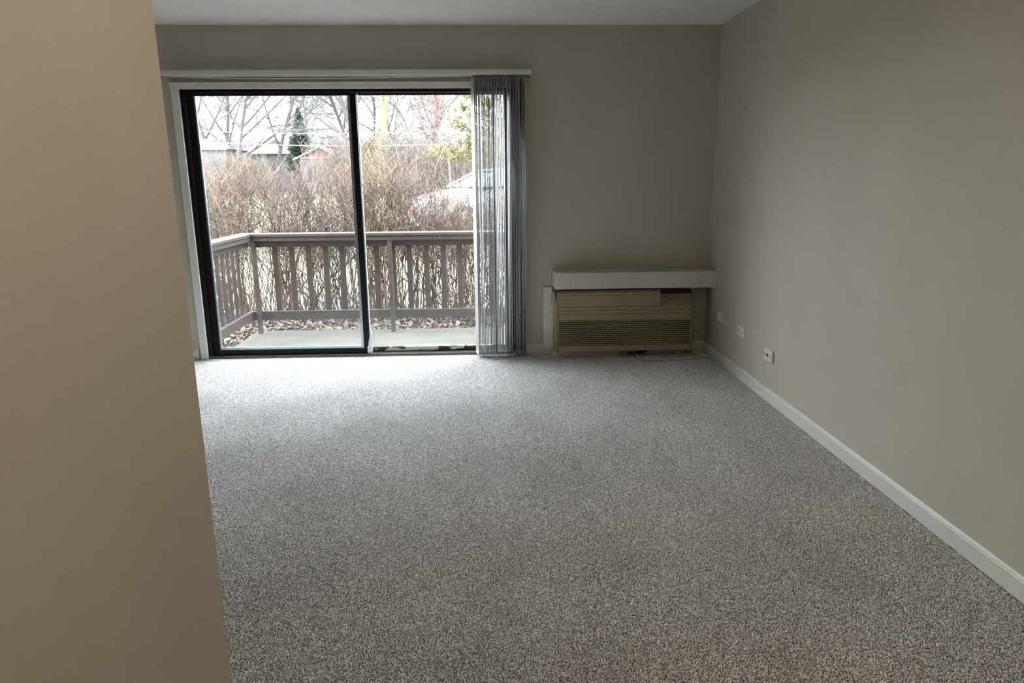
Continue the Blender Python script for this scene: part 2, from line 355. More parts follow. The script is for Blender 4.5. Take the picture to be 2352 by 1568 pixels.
for k in range(4):
    gr = N_('GeometryNodeMeshGrid'); nv = int(TILE/SPC)
    gr.inputs['Size X'].default_value = TILE-SPC; gr.inputs['Size Y'].default_value = TILE-SPC
    gr.inputs['Vertices X'].default_value = nv; gr.inputs['Vertices Y'].default_value = nv
    sp_ = N_('GeometryNodeSetPosition'); l(gr.outputs[0], sp_.inputs['Geometry'])
    l(rnd('FLOAT_VECTOR', (-SPC*.55, -SPC*.55, -.0019), (SPC*.55, SPC*.55, .0019), 10+k), sp_.inputs['Offset'])
    ico = N_('GeometryNodeMeshIcoSphere'); ico.inputs['Radius'].default_value = .0023; ico.inputs['Subdivisions'].default_value = 1
    tf = N_('GeometryNodeTransform'); tf.inputs['Scale'].default_value = (1.15, .78, 1.7); l(ico.outputs['Mesh'], tf.inputs[0])
    ssm = N_('GeometryNodeSetShadeSmooth'); l(tf.outputs[0], ssm.inputs[0])
    iop = N_('GeometryNodeInstanceOnPoints'); l(sp_.outputs[0], iop.inputs['Points']); l(ssm.outputs[0], iop.inputs['Instance'])
    e2r = N_('FunctionNodeEulerToRotation'); l(rnd('FLOAT_VECTOR', (-.75, -.75, 0), (.75, .75, 6.283), 20+k), e2r.inputs[0]); l(e2r.outputs[0], iop.inputs['Rotation'])
    l(rnd('FLOAT', .70, 1.22, 30+k), iop.inputs['Scale'])
    sa = N_('GeometryNodeStoreNamedAttribute'); sa.domain = 'INSTANCE'; sa.data_type = 'FLOAT'; sa.inputs['Name'].default_value = 'tone'
    l(iop.outputs[0], sa.inputs['Geometry']); l(rnd('FLOAT', 0.0, 1.0, 40+k), sa.inputs['Value'])
    rl_ = N_('GeometryNodeRealizeInstances'); l(sa.outputs[0], rl_.inputs[0])
    smt = N_('GeometryNodeSetMaterial'); smt.inputs['Material'].default_value = M['carpet']; l(rl_.outputs[0], smt.inputs[0])
    l(smt.outputs[0], g2i.inputs[0])
iop = N_('GeometryNodeInstanceOnPoints'); iop.inputs['Pick Instance'].default_value = True
na = N_('GeometryNodeInputNamedAttribute'); na.data_type = 'FLOAT_VECTOR'; na.inputs['Name'].default_value = 'lay'
nb = N_('GeometryNodeInputNamedAttribute'); nb.data_type = 'INT'; nb.inputs['Name'].default_value = 'pick'
e2r = N_('FunctionNodeEulerToRotation')
l(gi.outputs[0], iop.inputs['Points']); l(g2i.outputs[0], iop.inputs['Instance']); l(nb.outputs[0], iop.inputs['Instance Index'])
l(na.outputs[0], e2r.inputs[0]); l(e2r.outputs[0], iop.inputs['Rotation']); l(iop.outputs[0], go.inputs[0])
md = carpet.modifiers.new('tufts', 'NODES'); md.node_group = ng
tag(carpet, 'grey-beige cut pile carpet covering the whole living room floor', 'carpet', kind='stuff')

# ------------------------------------------------------------------ vertical blind
BY = D-.052
vb = empty('vertical_blind', (.12, BY, 0))
tag(vb, 'white vertical blind drawn open, its vanes stacked beside the sliding door', 'blind')
MB().box(-2.27, .346, BY-.046, D-.004, 2.091, 2.128).box(-2.27, .346, BY-.050, BY-.046, 2.094, 2.124).build('headrail', M['railpvc'], vb, bevel=.002)
MB().box(.346, .350, BY-.048, D-.004, 2.089, 2.130).build('end_cap', M['railpvc'], vb, bevel=.001)
random.seed(11)
NV = 33
def vane_mesh():
    mb = MB(); K = 8; hw = .0445; t = .0007; camber = .0055; z0, z1 = .016, 2.072
    prof = [(-hw+2*hw*i/K, camber*(1-((i/K)*2-1)**2)) for i in range(K+1)]
    vs = []
    for z in (z0, z1):
        for y, x in prof: vs.append((x-t, y, z))
        for y, x in prof[::-1]: vs.append((x+t, y, z))
    n = 2*(K+1)
    mb.add(vs, [(i, (i+1) % n, n+(i+1) % n, n+i) for i in range(n)]+[tuple(range(n))[::-1], tuple(range(n, 2*n))])
    mb.box(-.0012, .0075, -.030, .030, .016, .040)          # bottom weight in its pocket
    return mb
vm_me = None
for i in range(NV):
    x = -.075+.382*i/(NV-1)+random.uniform(-.0016, .0016)
    rz = random.gauss(0, .03)
    if i == 0: rz = .30
    if i == 12: rz = -.16; x += .002
    if i in (24, 25): rz = .16
    if vm_me is None:
        v = vane_mesh().build('vane', M['vane'], vb, origin=(0, 0, 0), smooth=True); vm_me = v.data
        ORG[v.name] = Vector((x, BY, 0))
    else:
        v = bpy.data.objects.new('vane', vm_me); C.objects.link(v); v.parent = vb
    v.location = Vector((x, BY, 0))-ORG[vb.name]; v.rotation_euler = (0, random.gauss(0, .0012), rz)
m = MB()
for i in range(NV):
    x = -.075+.382*i/(NV-1); m.box(x-.002, x+.002, BY-.004, BY+.004, 2.070, 2.092)
m.build('carrier_hooks', M['chain'], vb)
for sy in (-.032, .032):
    pts = []
    for i in range(NV*3):
        k = i/3; x = -.075+.382*k/(NV-1); pts.append((x, BY+sy, .030-.010*abs(math.sin(math.pi*k))))
    MB().tube(pts, .0016, 5).build('spacer_chain', M['chain'], vb)
pts = [(-2.1+2.02*i/30, BY-.020, 2.086-.014*math.sin(math.pi*(i/30)**.7)) for i in range(31)]+[(-.078, BY-.022, 2.075), (-.076, BY-.022, 2.05)]
MB().tube(pts, .0034, 6).build('traverse_cord', M['railpvc'], vb, smooth=True)

# ------------------------------------------------------------------ boxed shelf above the air conditioner
sh = empty('wall_shelf', (1.13, D-.1, .547)); tag(sh, 'cream boxed wall shelf above the air conditioner, reaching the side wall', 'shelf')
SY = D-.215
MB().box(.518, 1.625, SY, SY+.018, .549, .673).build('front_board', M['shelf'], sh, bevel=.002)
MB().box(1.6265, XR-.001, SY, SY+.018, .549, .673).build('front_board', M['shelf'], sh, bevel=.002)
MB().box(.518, .536, SY+.018, D-.001, .549, .673).build('end_board', M['shelf'], sh, bevel=.002)
m = MB().box(.536, XR-.001, D-.045, D-.001, .655, .671).box(.536, XR-.001, SY+.018, SY+.045, .655, .671)
m.box(.536, .575, SY+.045, D-.045, .655, .671).box(1.36, XR-.001, SY+.045, D-.045, .655, .671)
m.build('top_board', M['shelf'], sh, bevel=.0015)
tag(MB().box(.575, 1.36, SY+.045, D-.045, .640, .650).build('grille_panel', M['shelf'], sh), 'sunken panel in the shelf top')
MB().prism_x([(SY+.07, .655), (SY+.10, .655), (SY+.085, .664)], 1.345, 1.362).build('clip', M['slot'], sh)
MB().box(1.60, 1.625, D-.03, D-.001, .50, .655).build('bracket', M['acwhite'], sh, bevel=.002)

# ------------------------------------------------------------------ air conditioner
ac = empty('air_conditioner', (1.06, D-.1, 0)); tag(ac, 'aged beige through-wall air conditioner with louvred grille under the shelf', 'air conditioner')
MB().box(.447, .514, D-.016, D-.001, .0, .537).build('wall_flange', M['acwhite'], ac, bevel=.002)
MB().box(1.602, 1.640, D-.016, D-.001, .0, .537).build('wall_flange', M['acwhite'], ac, bevel=.002)
MB().box(.514, 1.600, D-.10, D-.001, .044, .50).build('wall_sleeve', M['acwhite'], ac, bevel=.003)
MB().box(.511, 1.05, D-.105, D-.02, .001, .043).box(1.20, 1.52, D-.085, D-.02, .004, .05).box(1.49, 1.56, D-.095, D-.085, .006, .05).build('base_panel', M['acwhite'], ac, bevel=.002)
# cover: sides slant outward-in from the sleeve to the front
FY = D-.205
X0, X1 = .536, 1.588
for xs0, xs1, in_ in ((.514, X0, 1), (1.600, X1, -1)):
    m = MB(); t = .006*in_
    prof = [(D-.10, .062), (FY, .062), (FY, .408), (D-.105, .530)]
    a = [(xs0 if y > FY+.02 else xs1, y, z) for y, z in prof]; b = [(x+t, y, z) for x, y, z in a]
    m.add(a+b, [(0, 1, 2, 3), (7, 6, 5, 4)]+[(i, (i+1) % 4, 4+(i+1) % 4, 4+i) for i in range(4)])
    m.build('side_cheek', M['ac'], ac)
GZ0, GZ1, GX0, GX1 = .107, .305, .552, 1.570
m = MB().box(X0, GX0, FY, FY+.022, .062, .408).box(GX1, X1, FY, FY+.022, .062, .408)
m.box(GX0, GX1, FY+.001, FY+.022, .062, GZ0).box(GX0, GX1, FY+.001, FY+.022, GZ1, .352).box(GX0, GX1, FY+.004, FY+.022, .352, .356)
m.box(GX0, GX1, FY+.001, FY+.022, .356, .382).box(GX0, GX1, FY+.005, FY+.022, .382, .386).box(GX0, GX1, FY, FY+.022, .386, .408)
m.build('front_cover', M['ac'], ac, bevel=.0015)
MB().box(X0+.01, X1-.01, FY+.03, FY+.036, .07, .40).build('coil_screen', M['acdark'], ac)
slat_me = None
NS = 13; pit = (GZ1-GZ0)/NS
for i in range(NS):
    zc = GZ0+pit*(i+.55)
    if slat_me is None:
        p_ = [(FY+.003, -.0036), (FY+.003, .0036), (FY+.012, .0046), (FY+.014, .0026)]
        s_ = MB().prism_x([(y, z) for y, z in p_][::-1], GX0, GX1).build('slat', M['ac'], ac, origin=(0, 0, 0)); slat_me = s_.data
    else:
        s_ = bpy.data.objects.new('slat', slat_me); C.objects.link(s_); s_.parent = ac
    s_.location = Vector((0, 0, zc))-ORG[ac.name]
for xx in (.78, 1.06, 1.34): MB().box(xx-.001, xx+.001, FY+.012, FY+.024, GZ0, GZ1).build('grille_rib', M['ac'], ac)
# sloping top deck with dark outlet behind
m = MB().prism_x([(FY+.001, .404), (FY+.004, .410), (D-.115, .490), (D-.115, .480)], X0+.004, X1-.004); m.build('top_deck', M['ac'], ac)
MB().box(X0, X1, D-.114, D-.101, .45, .515).build('outlet_slot', M['acdark'], ac)
lid = MB().prism_x([(FY-.004, .412), (FY-.004, .516), (FY+.020, .534), (FY+.030, .534), (FY+.030, .440), (FY+.012, .412)][::-1], X0-.002, 1.322).build('control_lid', M['ac'], ac, bevel=.0025)
MB().box(X0, 1.32, FY-.0052, FY-.003, .500, .5015).build('seam', M['acdark'], lid)
MB().disc_cyl((1.095, FY-.0035, .506), (0, -1, 0), .006, .002, 12).build('lid_catch', M['cord'], lid)
MB().box(1.485, 1.525, FY+.012, FY+.016, .4145, .4185).build('logo_badge', M['slot'], ac)
pts = []
for i in range(13):
    k = i/12; pts.append((.5125+.0005, D-.045-.10*k, .30+.205*math.sin(math.pi*min(1, k*.55+.02))-.03*k))
MB().tube([(.5128, D-.030, .40), (.5120, D-.032, .47), (.5125, D-.045, .492), (.515, D-.07, .49), (.522, D-.12, .44), (.530, D-.17, .385)], .0022, 6).build('lid_wire', M['plug'], ac, smooth=True)
# socket box, plug and looped cord
sb = empty('socket_box', (1.10, D-.10, 0)); tag(sb, 'tan surface socket box on the carpet under the air conditioner', 'socket box')
MB().box(1.052, 1.160, D-.155, D-.108, .002, .052).build('box_body', M['brass'], sb, bevel=.004)
MB().box(1.095, 1.16, D-.157, D-.154, .018, .040).build('socket_face', M['slot'], sb)
MB().disc_cyl((1.07, D-.155, .028), (0, -1, 0), .003, .002, 8).build('screw', M['screw'], sb)
cdt = empty('power_cord', (1.40, D-.2, 0)); tag(cdt, 'beige power cord looped on the carpet below the air conditioner', 'power cord')
MB().tube([(1.165, D-.150, .030), (1.185, D-.150, .031), (1.20, D-.148, .033), (1.235, D-.138, .038), (1.25, D-.13, .042)], [.009, .015, .014, .013, .008], 8, True).build('plug', M['plug'], cdt, smooth=True)
def spline(cp, n=8):
    out = []
    cp = [Vector(c) for c in cp]; q = [cp[0]]+cp+[cp[-1]]
    for i in range(1, len(q)-2):
        for k in range(n):
            t = k/n; a, b, c, d_ = q[i-1], q[i], q[i+1], q[i+2]
            out.append(.5*((2*b)+(c-a)*t+(2*a-5*b+4*c-d_)*t*t+(-a+3*b-3*c+d_)*t*t*t))
    out.append(cp[-1]); return out
c1 = spline([(1.17, D-.15, .022), (1.165, D-.22, .012), (1.20, D-.275, .010), (1.30, D-.29, .010), (1.42, D-.29, .010), (1.55, D-.285, .011), (1.62, D-.255, .017), (1.675, D-.25, .016), (1.705, D-.235, .010), (1.66, D-.18, .012), (1.615, D-.10, .022), (1.59, D-.06, .06)])
MB().tube(c1, .0058, 8, True).build('cord', M['cord'], cdt, smooth=True)
c3 = spline([(1.19, D-.19, .010), (1.26, D-.235, .010), (1.33, D-.25, .011), (1.42, D-.235, .012), (1.475, D-.19, .018), (1.48, D-.13, .045), (1.455, D-.12, .058), (1.40, D-.12, .062)])
MB().tube(c3, .0050, 8, True).build('cord', M['cord'], cdt, smooth=True)

# ------------------------------------------------------------------ wall plates on the side wall
def outlet(yc, zc, label, m1):
    t = empty('wall_socket', (XR, yc, zc-.037)); tag(t, label, 'wall socket', 'socket plates low on the side wall')
    MB().box(XR-.006, XR-.0002, yc-.061, yc+.061, zc-.037, zc+.037).build('cover_plate', m1, t, bevel=.003)
    for s_ in (-1, 1):
        f = MB().box(XR-.0095, XR-.005, yc+s_*.026-.017, yc+s_*.026+.017, zc-.0165, zc+.0165).build('receptacle_face', m1, t, bevel=.003)
        for dz in (-.006, .006): MB().box(XR-.0100, XR-.0093, yc+s_*.026-.004, yc+s_*.026+.004, zc+dz-.0012, zc+dz+.0012).build('slot', M['slot'], f)
        MB().disc_cyl((XR-.0093, yc+s_*.026+.010*s_, zc), (-1, 0, 0), .0022, .0008, 8).build('ground_hole', M['slot'], f)
    MB().disc_cyl((XR-.006, yc, zc), (-1, 0, 0), .0035, .0015, 10).build('screw', M['screw'], t)
    return t
outlet(4.562, .331, 'beige duplex wall socket between the cable jack and the corner socket', M['plate2'])
outlet(4.997, .346, 'beige duplex wall socket nearest the corner by the air conditioner', M['plate2'])
t = empty('cable_jack', (XR, 4.072, .254)); tag(t, 'white cable jack plate with dark jack and two screws on the side wall', 'wall plate')
MB().box(XR-.014, XR-.0002, 4.010, 4.134, .252, .327).build('cover_plate', M['plate'], t, bevel=.003)
for yy in (4.030, 4.114): MB().disc_cyl((XR-.014, yy, .289), (-1, 0, 0), .0052, .0015, 12).build('screw', M['slot'], t)
MB().box(XR-.0155, XR-.0135, 4.060, 4.086, .284, .293).disc_cyl((XR-.014, 4.071, .291), (-1, 0, 0), .008, .006, 12).build('jack', M['slot'], t)

# ------------------------------------------------------------------ unseen dome lamp above the viewer, added as warm interior fill
def fill_lamp(x, y, label):
    t = empty('fill_dome_light', (x, y, HC)); tag(t, label, 'added fill light')
    MB().lathe((x, y, HC), [(0.0, -.03), (.20, -.03), (.205, -.022), (.205, -.0005), (0.0, -.0005)], 32).build('base_ring', M['trim'], t, smooth=False)
    MB().lathe((x, y, HC-.03), [(.185, 0), (.18, -.03), (.15, -.065), (.09, -.088), (.0, -.095)], 32).build('glass_dome', M['fillglow'], t, smooth=True)
fill_lamp(.35, .75, 'unseen opal dome light just above the viewer, added as warm fill')

# ================================================================== outdoors
SZ = -.10          # patio top
RY = 6.77          # railing line
# ground: soil strip by the hedge, lawn, slightly rising towards the parking lane
m = MB(); gxs = [-90, -60, -40, -25, -14, -8, -5, -3, -1, 1, 3, 6, 12, 25, 45, 70]; gys = [7.98, 9.2, 10.5, 12, 14, 16, 22, 30, 45, 60, 80, 110, 160]
def gz(y): return -.20+.30*max(0, min(1, (y-9)/6))
vs = [(x, y, gz(y)+.03*math.sin(x*1.7+y)) for y in gys for x in gxs]; nx = len(gxs)
m.add(vs, [(j*nx+i, j*nx+i+1, (j+1)*nx+i+1, (j+1)*nx+i) for j in range(len(gys)-1) for i in range(nx-1)])
m.build('lawn', M['lawn'])
tag(bpy.data.objects['lawn'], 'pale dry winter lawn beyond the hedge', 'lawn', kind='structure')
m = MB().box(-40, 40, D+.15, 8.0, -.5, -.215)
tag(m.build('soil_bed', M['mulch']), 'dark soil bed under the bare hedge', 'soil', kind='structure')
tag(MB().box(-2.30, 2.2, D+.145, 6.86, -.4, SZ).build('patio_slab', M['concrete'], bevel=.012), 'weathered concrete patio slab outside the sliding door', 'patio', kind='structure')

# leaf litter
random.seed(21); lm = MB()
def leaf(mb, c, s, rz, tilt, curl):
    a = Vector((math.cos(rz), math.sin(rz), 0)); b = Vector((-math.sin(rz), math.cos(rz), 0)); up = Vector((0, 0, 1))
    up = (up*math.cos(tilt)+a*math.sin(tilt)); a = b.cross(up).normalized()
    c = Vector(c)
    P_ = [c-a*s*.5, c-b*s*.26+up*s*curl, c+b*s*.26+up*s*curl, c+a*s*.12-b*s*.22+up*s*curl*1.3, c+a*s*.12+b*s*.22+up*s*curl*1.3, c+a*s*.5+up*s*curl*.7, c]
    mb.add([tuple(p) for p in P_], [(0, 1, 6), (0, 6, 2), (1, 3, 6), (6, 4, 2), (3, 5, 6), (6, 5, 4)])
for i in range(5200):
    if random.random() < .7: x, y = random.uniform(-3.6, 1.2), random.uniform(6.87, 8.3)
    else: x, y = random.uniform(-3.6, -2.31), random.uniform(5.55, 8.0)
    leaf(lm, (x, y, random.uniform(-.212, -.15)), random.uniform(.05, .10), random.uniform(0, 6.28), random.uniform(-.9, .9), random.uniform(.05, .25))
tag(lm.build('leaf_litter', M['leaf']), 'brown fallen leaves lying between patio and hedge', 'leaves', kind='stuff')

# railing: front run and side run, joined at the corner post
rl = empty('patio_railing', (-.9, RY, SZ)); tag(rl, 'brown-grey wooden patio railing with flat balusters and corner post', 'railing')
Y0 = RY
XW = -2.225
def post(x, y, z1): return MB().box(x-.021, x+.021, y-.021, y+.021, SZ-.005, z1).build('post', M['railcap'], rl, bevel=.004)
post(XW+.0, Y0-.036, .80); post(-.925, Y0-.036, .80); post(.46, Y0-.036, .80); post(1.85, Y0-.036, .80)
def run_x(x0, x1):
    MB().box(x0, x1, Y0-.075, Y0+.065, .842, .874).build('cap_board', M['railcap'], rl, bevel=.006)
    MB().box(x0, x1, Y0-.062, Y0-.020, .800, .842).build('sub_rail', M['railcap'], rl, bevel=.004)
    MB().box(x0, x1, Y0-.014, Y0+.022, .742, .800).build('top_rail', M['railwood'], rl, bevel=.004)
XS = XW-.075
run_x(XS+.075, -.505); run_x(-.503, 1.90)
MB().box(XS, 1.90, Y0-.014, Y0+.022, .030, .118).build('bottom_rail', M['railwood'], rl, bevel=.005)
bal_me = None
for x in (-2.042, -1.881, -1.72, -1.555, -1.396, -1.234, -1.065, -.905, -.746, -.580, -.414, -.253, -.094, .066, .226, .386, .546, .706, .866, 1.026, 1.186, 1.346, 1.506, 1.666, 1.82):
    if bal_me is None:
        b_ = MB().box(-.026, .026, -.010, .010, .06, .79).build('baluster', M['railwood'], rl, origin=(0, 0, 0), bevel=.003); bal_me = b_.data
    else:
        b_ = bpy.data.objects.new('baluster', bal_me); C.objects.link(b_); b_.parent = rl
        q = b_.modifiers.new('edge', 'BEVEL'); q.width = .003; q.segments = 2; q.limit_method = 'ANGLE'
    b_.location = Vector((x, Y0+.033, 0))-ORG[rl.name]
# side run towards the house
def run_y(y0, y1):
    MB().box(XS-.065, XS+.075, y0, y1, .842, .874).build('cap_board', M['railcap'], rl, bevel=.006)
    MB().box(XS+.020, XS+.062, y0, y1-.06, .800, .842).build('sub_rail', M['railcap'], rl, bevel=.004)
    MB().box(XS-.022, XS+.014, y0, y1, .742, .800).build('top_rail', M['railwood'], rl, bevel=.004)
    MB().box(XS-.022, XS+.014, y0, y1-.04, .030, .118).build('bottom_rail', M['railcap'], rl, bevel=.005)
run_y(D+.16, Y0+.065)
y = Y0-.19
while y > D+.2:
    b_ = bpy.data.objects.new('baluster', bal_me); C.objects.link(b_); b_.parent = rl; b_.rotation_euler = (0, 0, math.pi/2)
    q = b_.modifiers.new('edge', 'BEVEL'); q.width = .003; q.segments = 2; q.limit_method = 'ANGLE'
    b_.location = Vector((XS-.033, y, 0))-ORG[rl.name]; y -= .125
post(XS+.0, D+.20, .80)
for x in (-2.10, -1.55, -.44, -.30): MB().disc_cyl((x, Y0-.062, .822), (0, -1, 0), .007, .003, 10).build('bolt', M['screw'], rl)
MB().disc_cyl((XS+.062, Y0-.20, .822), (1, 0, 0), .007, .003, 10).build('bolt', M['plug'], rl)
MB().box(-.15, -.128, Y0-.0165, Y0-.0135, .085, .107).build('paint_chip', M['leaf2'], rl)

# ------------------------------------------------------------------ shrubs of the hedge
def shrub_mesh(seed, cx, cy, z0, H, spread, n, r0, tw, thick, upper=.3, side=3, sub=0, wig=.02):
    rd = random.Random(seed); mb = MB()
    for i in range(n):
        a = rd.uniform(0, 6.283); rr = r0*math.sqrt(rd.random())
        p = Vector((cx+rr*math.cos(a), cy+rr*math.sin(a)*.7, z0))
        h = H*rd.uniform(.82, 1.04)
        ox, oy = rd.gauss(0, spread), rd.gauss(0, spread*.6)
        bend = rd.uniform(.7, 1.8); K = 7; pts = []; rad = []
        wx = wy = 0.0
        for k in range(K+1):
            t_ = k/K
            pts.append(Vector((p.x+ox*t_**bend+wx, p.y+oy*t_**bend+wy, z0+h*t_*(1-.06*abs(ox)))))
            wx += rd.gauss(0, wig)*H*.8; wy += rd.gauss(0, wig)*H*.8
            rad.append(thick*(1-.70*t_)*rd.uniform(.85, 1.15))
        mb.tube(pts, rad, side)
        for j in range(tw):
            t_ = rd.uniform(upper, .98); ki = min(K-1, int(t_*K)); f_ = t_*K-ki
            q = pts[ki].lerp(pts[ki+1], f_)
            ln = H*rd.uniform(.10, .30)*(1.2-.6*t_); az = rd.uniform(0, 6.283); el = rd.uniform(.25, 1.15)
            d_ = Vector((math.cos(az)*math.cos(el), math.sin(az)*math.cos(el)*.7, math.sin(el)))
            e1 = q+d_*ln*.5+Vector((rd.gauss(0, .02), rd.gauss(0, .02), rd.gauss(0, .015)))*H*.4
            e2 = e1+(d_+Vector((rd.gauss(0, .3), rd.gauss(0, .3), .35))).normalized()*ln*.5
            tr = thick*.50
            mb.tube([q, e1, e2], [tr, tr*.8, tr*.5], side)
            for m_ in range(sub):
                az = rd.uniform(0, 6.283); d2 = Vector((math.cos(az)*.8, math.sin(az)*.6, rd.uniform(.2, 1))).normalized()
                mb.tube([e1, e1+d2*ln*rd.uniform(.25, .5)], [tr*.7, tr*.4], side)
    return mb
hedge = [
 (1, -3.22, 7.75, 1.76, .32, 75, .34, 'twig_b', 'tan leafless shrub of the hedge, past the house end of the side railing'),
 (2, -2.76, 7.70, 1.83, .30, 80, .34, 'twig_a', 'brown leafless shrub of the hedge behind the railing corner post'),
 (3, -2.20, 7.85, 1.78, .28, 74, .32, 'twig_a', 'dense brown leafless shrub of the hedge just right of the corner post'),
 (4, -1.70, 7.75, 1.68, .28, 68, .30, 'twig_c', 'dark purplish leafless shrub of the hedge left of the door mullion'),
 (5, -1.20, 7.75, 1.83, .24, 96, .28, 'twig_b', 'tall tan upright leafless shrub of the hedge right of the door mullion'),
 (6, -.76, 7.80, 1.66, .28, 54, .26, 'twig_c', 'purplish leafless shrub of the hedge in front of the car bonnet'),
 (7, -.26, 7.65, 1.50, .40, 84, .30, 'twig_a', 'low spreading leafless shrub of the hedge in front of the silver car door'),
 (8, .36, 7.75, 1.40, .36, 65, .30, 'twig_b', 'low leafless shrub of the hedge behind the stacked blind vanes'),
 (9, 1.05, 7.75, 1.60, .32, 60, .34, 'twig_a', 'leafless shrub of the hedge past the blinds, at the hidden right end'),
]
for sd, cx, cy, H, spd, n, r0, mt, lab in hedge:
    t = empty('bare_shrub', (cx, cy, -.215)); tag(t, lab, 'shrub', 'leafless hedge beyond the patio railing')
    shrub_mesh(sd, cx, cy, -.215, H, spd, n, r0, 12, .0060, upper=.40, sub=1).build('branches', M[mt], t)
    rd = random.Random(100+sd); mb = MB()
    for i in range(8):
        a = rd.uniform(0, 6.283); p = Vector((cx+.6*r0*math.cos(a), cy+.5*r0*math.sin(a), -.22)); q = p+Vector((rd.gauss(0, .42), rd.gauss(0, .25), rd.uniform(.5, .95)))
        md_ = p.lerp(q, .5)+Vector((rd.gauss(0, .05), rd.gauss(0, .05), .03))
        mb.tube([p, md_, q], [.011, .009, .005], 5)
    mb.build('main_stems', M['twig_c'], t)
    if sd == 6:
        lf = MB()
        for k in range(3): leaf(lf, (-.755+rd.uniform(-.02, .02), 7.42+rd.uniform(-.02, .02), 1.06+.02*k-.03), .075, rd.uniform(0, 6.28), 1.3, .2)
        tag(lf.build('dead_leaf', M['leaf2'], t), 'rust orange dead leaf caught in the twigs')

# ------------------------------------------------------------------ car on the lane beyond the lawn
def car():
    th = math.radians(28)
    t = empty('car', (.35, 18.6, .09)); tag(t, 'silver-white car parked beyond the hedge, partly behind the blind', 'car')
    W2 = .89
    def sta(x, zlow, zb, zt, w0, w1, w2): return [(x, -w0, zlow), (x, -w1, zb), (x, -w2, zt), (x, w2, zt), (x, w1, zb), (x, w0, zlow)]
    def loft(mb, S):
        n = len(S[0]); vs = [p for s_ in S for p in s_]
        fs = [(i*n+k, i*n+(k+1) % n, (i+1)*n+(k+1) % n, (i+1)*n+k) for i in range(len(S)-1) for k in range(n)]
        fs += [tuple(range(n))[::-1], tuple(range((len(S)-1)*n, len(S)*n))]
        mb.add(vs, fs)
    def bp(mb, name, mt, par, smooth=True):
        me_ = bpy.data.meshes.new(name); me_.from_pydata(mb.v, [], mb.f); me_.materials.append(M[mt])
        if smooth: me_.polygons.foreach_set('use_smooth', [True]*len(me_.polygons))
        me_.update(); o = bpy.data.objects.new(name, me_); C.objects.link(o); o.parent = par; return o
    b = MB()
    loft(b, [sta(-2.28, .35, .55, .68, .60, .66, .58), sta(-2.20, .24, .58, .86, .72, .80, .66), sta(-1.9, .20, .62, .97, .82, .87, .70), sta(-1.45, .19, .66, 1.04, .86, .89, .74),
             sta(-1.05, .19, .70, 1.09, .87, .90, .80), sta(-.4, .19, .74, 1.11, .87, .90, .84), sta(.9, .19, .78, 1.12, .87, .90, .84), sta(1.7, .20, .82, 1.13, .86, .89, .80), sta(2.18, .26, .80, 1.10, .78, .84, .72), sta(2.30, .38, .70, .95, .66, .72, .62)])
    body = bp(b, 'car_body', 'carpaint', t)
    body.modifiers.new('soft', 'SUBSURF').levels = 1
    body.modifiers['soft'].render_levels = 2
    g = MB(); loft(g, [[(-1.0, -.78, 1.08), (-1.0, .78, 1.08), (-1.0, .5, 1.09), (-1.0, -.5, 1.09)], [(-.2, -.80, 1.10), (-.2, .80, 1.10), (-.2, .60, 1.50), (-.2, -.60, 1.50)],
             [(.9, -.80, 1.10), (.9, .80, 1.10), (.9, .60, 1.52), (.9, -.60, 1.52)], [(1.75, -.76, 1.12), (1.75, .76, 1.12), (1.75, .5, 1.14), (1.75, -.5, 1.14)]])
    bp(g, 'glasshouse', 'carglass', t, False)
    rf = MB(); loft(rf, [[(-.32, -.60, 1.475), (-.32, .60, 1.475), (-.32, .56, 1.50), (-.32, -.56, 1.50)], [(.0, -.635, 1.49), (.0, .635, 1.49), (.0, .56, 1.545), (.0, -.56, 1.545)],
             [(.8, -.635, 1.50), (.8, .635, 1.50), (.8, .56, 1.56), (.8, -.56, 1.56)], [(1.2, -.58, 1.46), (1.2, .58, 1.46), (1.2, .54, 1.49), (1.2, -.54, 1.49)]])
    bp(rf, 'roof', 'carpaint', t)
    for s_ in (-1, 1):
        p = MB(); p.tube([(-1.10, s_*.80, 1.08), (-.30, s_*.61, 1.50)], .035, 6); bp(p, 'windscreen_pillar', 'carpaint', t)
        p = MB(); p.tube([(.42, s_*.815, 1.09), (.42, s_*.63, 1.50)], .032, 6); bp(p, 'door_pillar', 'carpaint', t)
        p = MB(); p.tube([(1.15, s_*.58, 1.48), (1.80, s_*.77, 1.10)], .05, 6); bp(p, 'rear_pillar', 'carpaint', t)
        p = MB().hexa([(-.85, s_*.86, 1.10), (-.72, s_*.86, 1.10), (-.72, s_*1.05, 1.11), (-.83, s_*1.05, 1.11)], [(-.83, s_*.86, 1.20), (-.74, s_*.86, 1.21), (-.74, s_*1.05, 1.23), (-.82, s_*1.05, 1.22)]); bp(p, 'side_mirror', 'carglass', t)
        p = MB().box(.20, .36, s_*.90-.02, s_*.90+.02, .93, .96); bp(p, 'door_handle', 'rim', t, False)
        p = MB().hexa([(-2.24, s_*.60-.14, .62), (-1.95, s_*.72-.12, .66), (-1.95, s_*.72+.13, .66), (-2.24, s_*.60+.10, .62)], [(-2.22, s_*.60-.14, .76), (-1.93, s_*.72-.12, .86), (-1.93, s_*.72+.13, .84), (-2.22, s_*.60+.10, .75)]); bp(p, 'headlamp', 'lamp_l', t)
        for x in (-1.42, 1.38):
            p = MB().disc_cyl((x, s_*.72, .32), (0, s_, 0), .32, .20, 24); wh = bp(p, 'wheel', 'tire', t)
            p = MB().disc_cyl((x, s_*.915, .32), (0, s_, 0), .20, .012, 18); bp(p, 'rim', 'rim', wh)
    t.rotation_euler = (0, 0, th)
car()

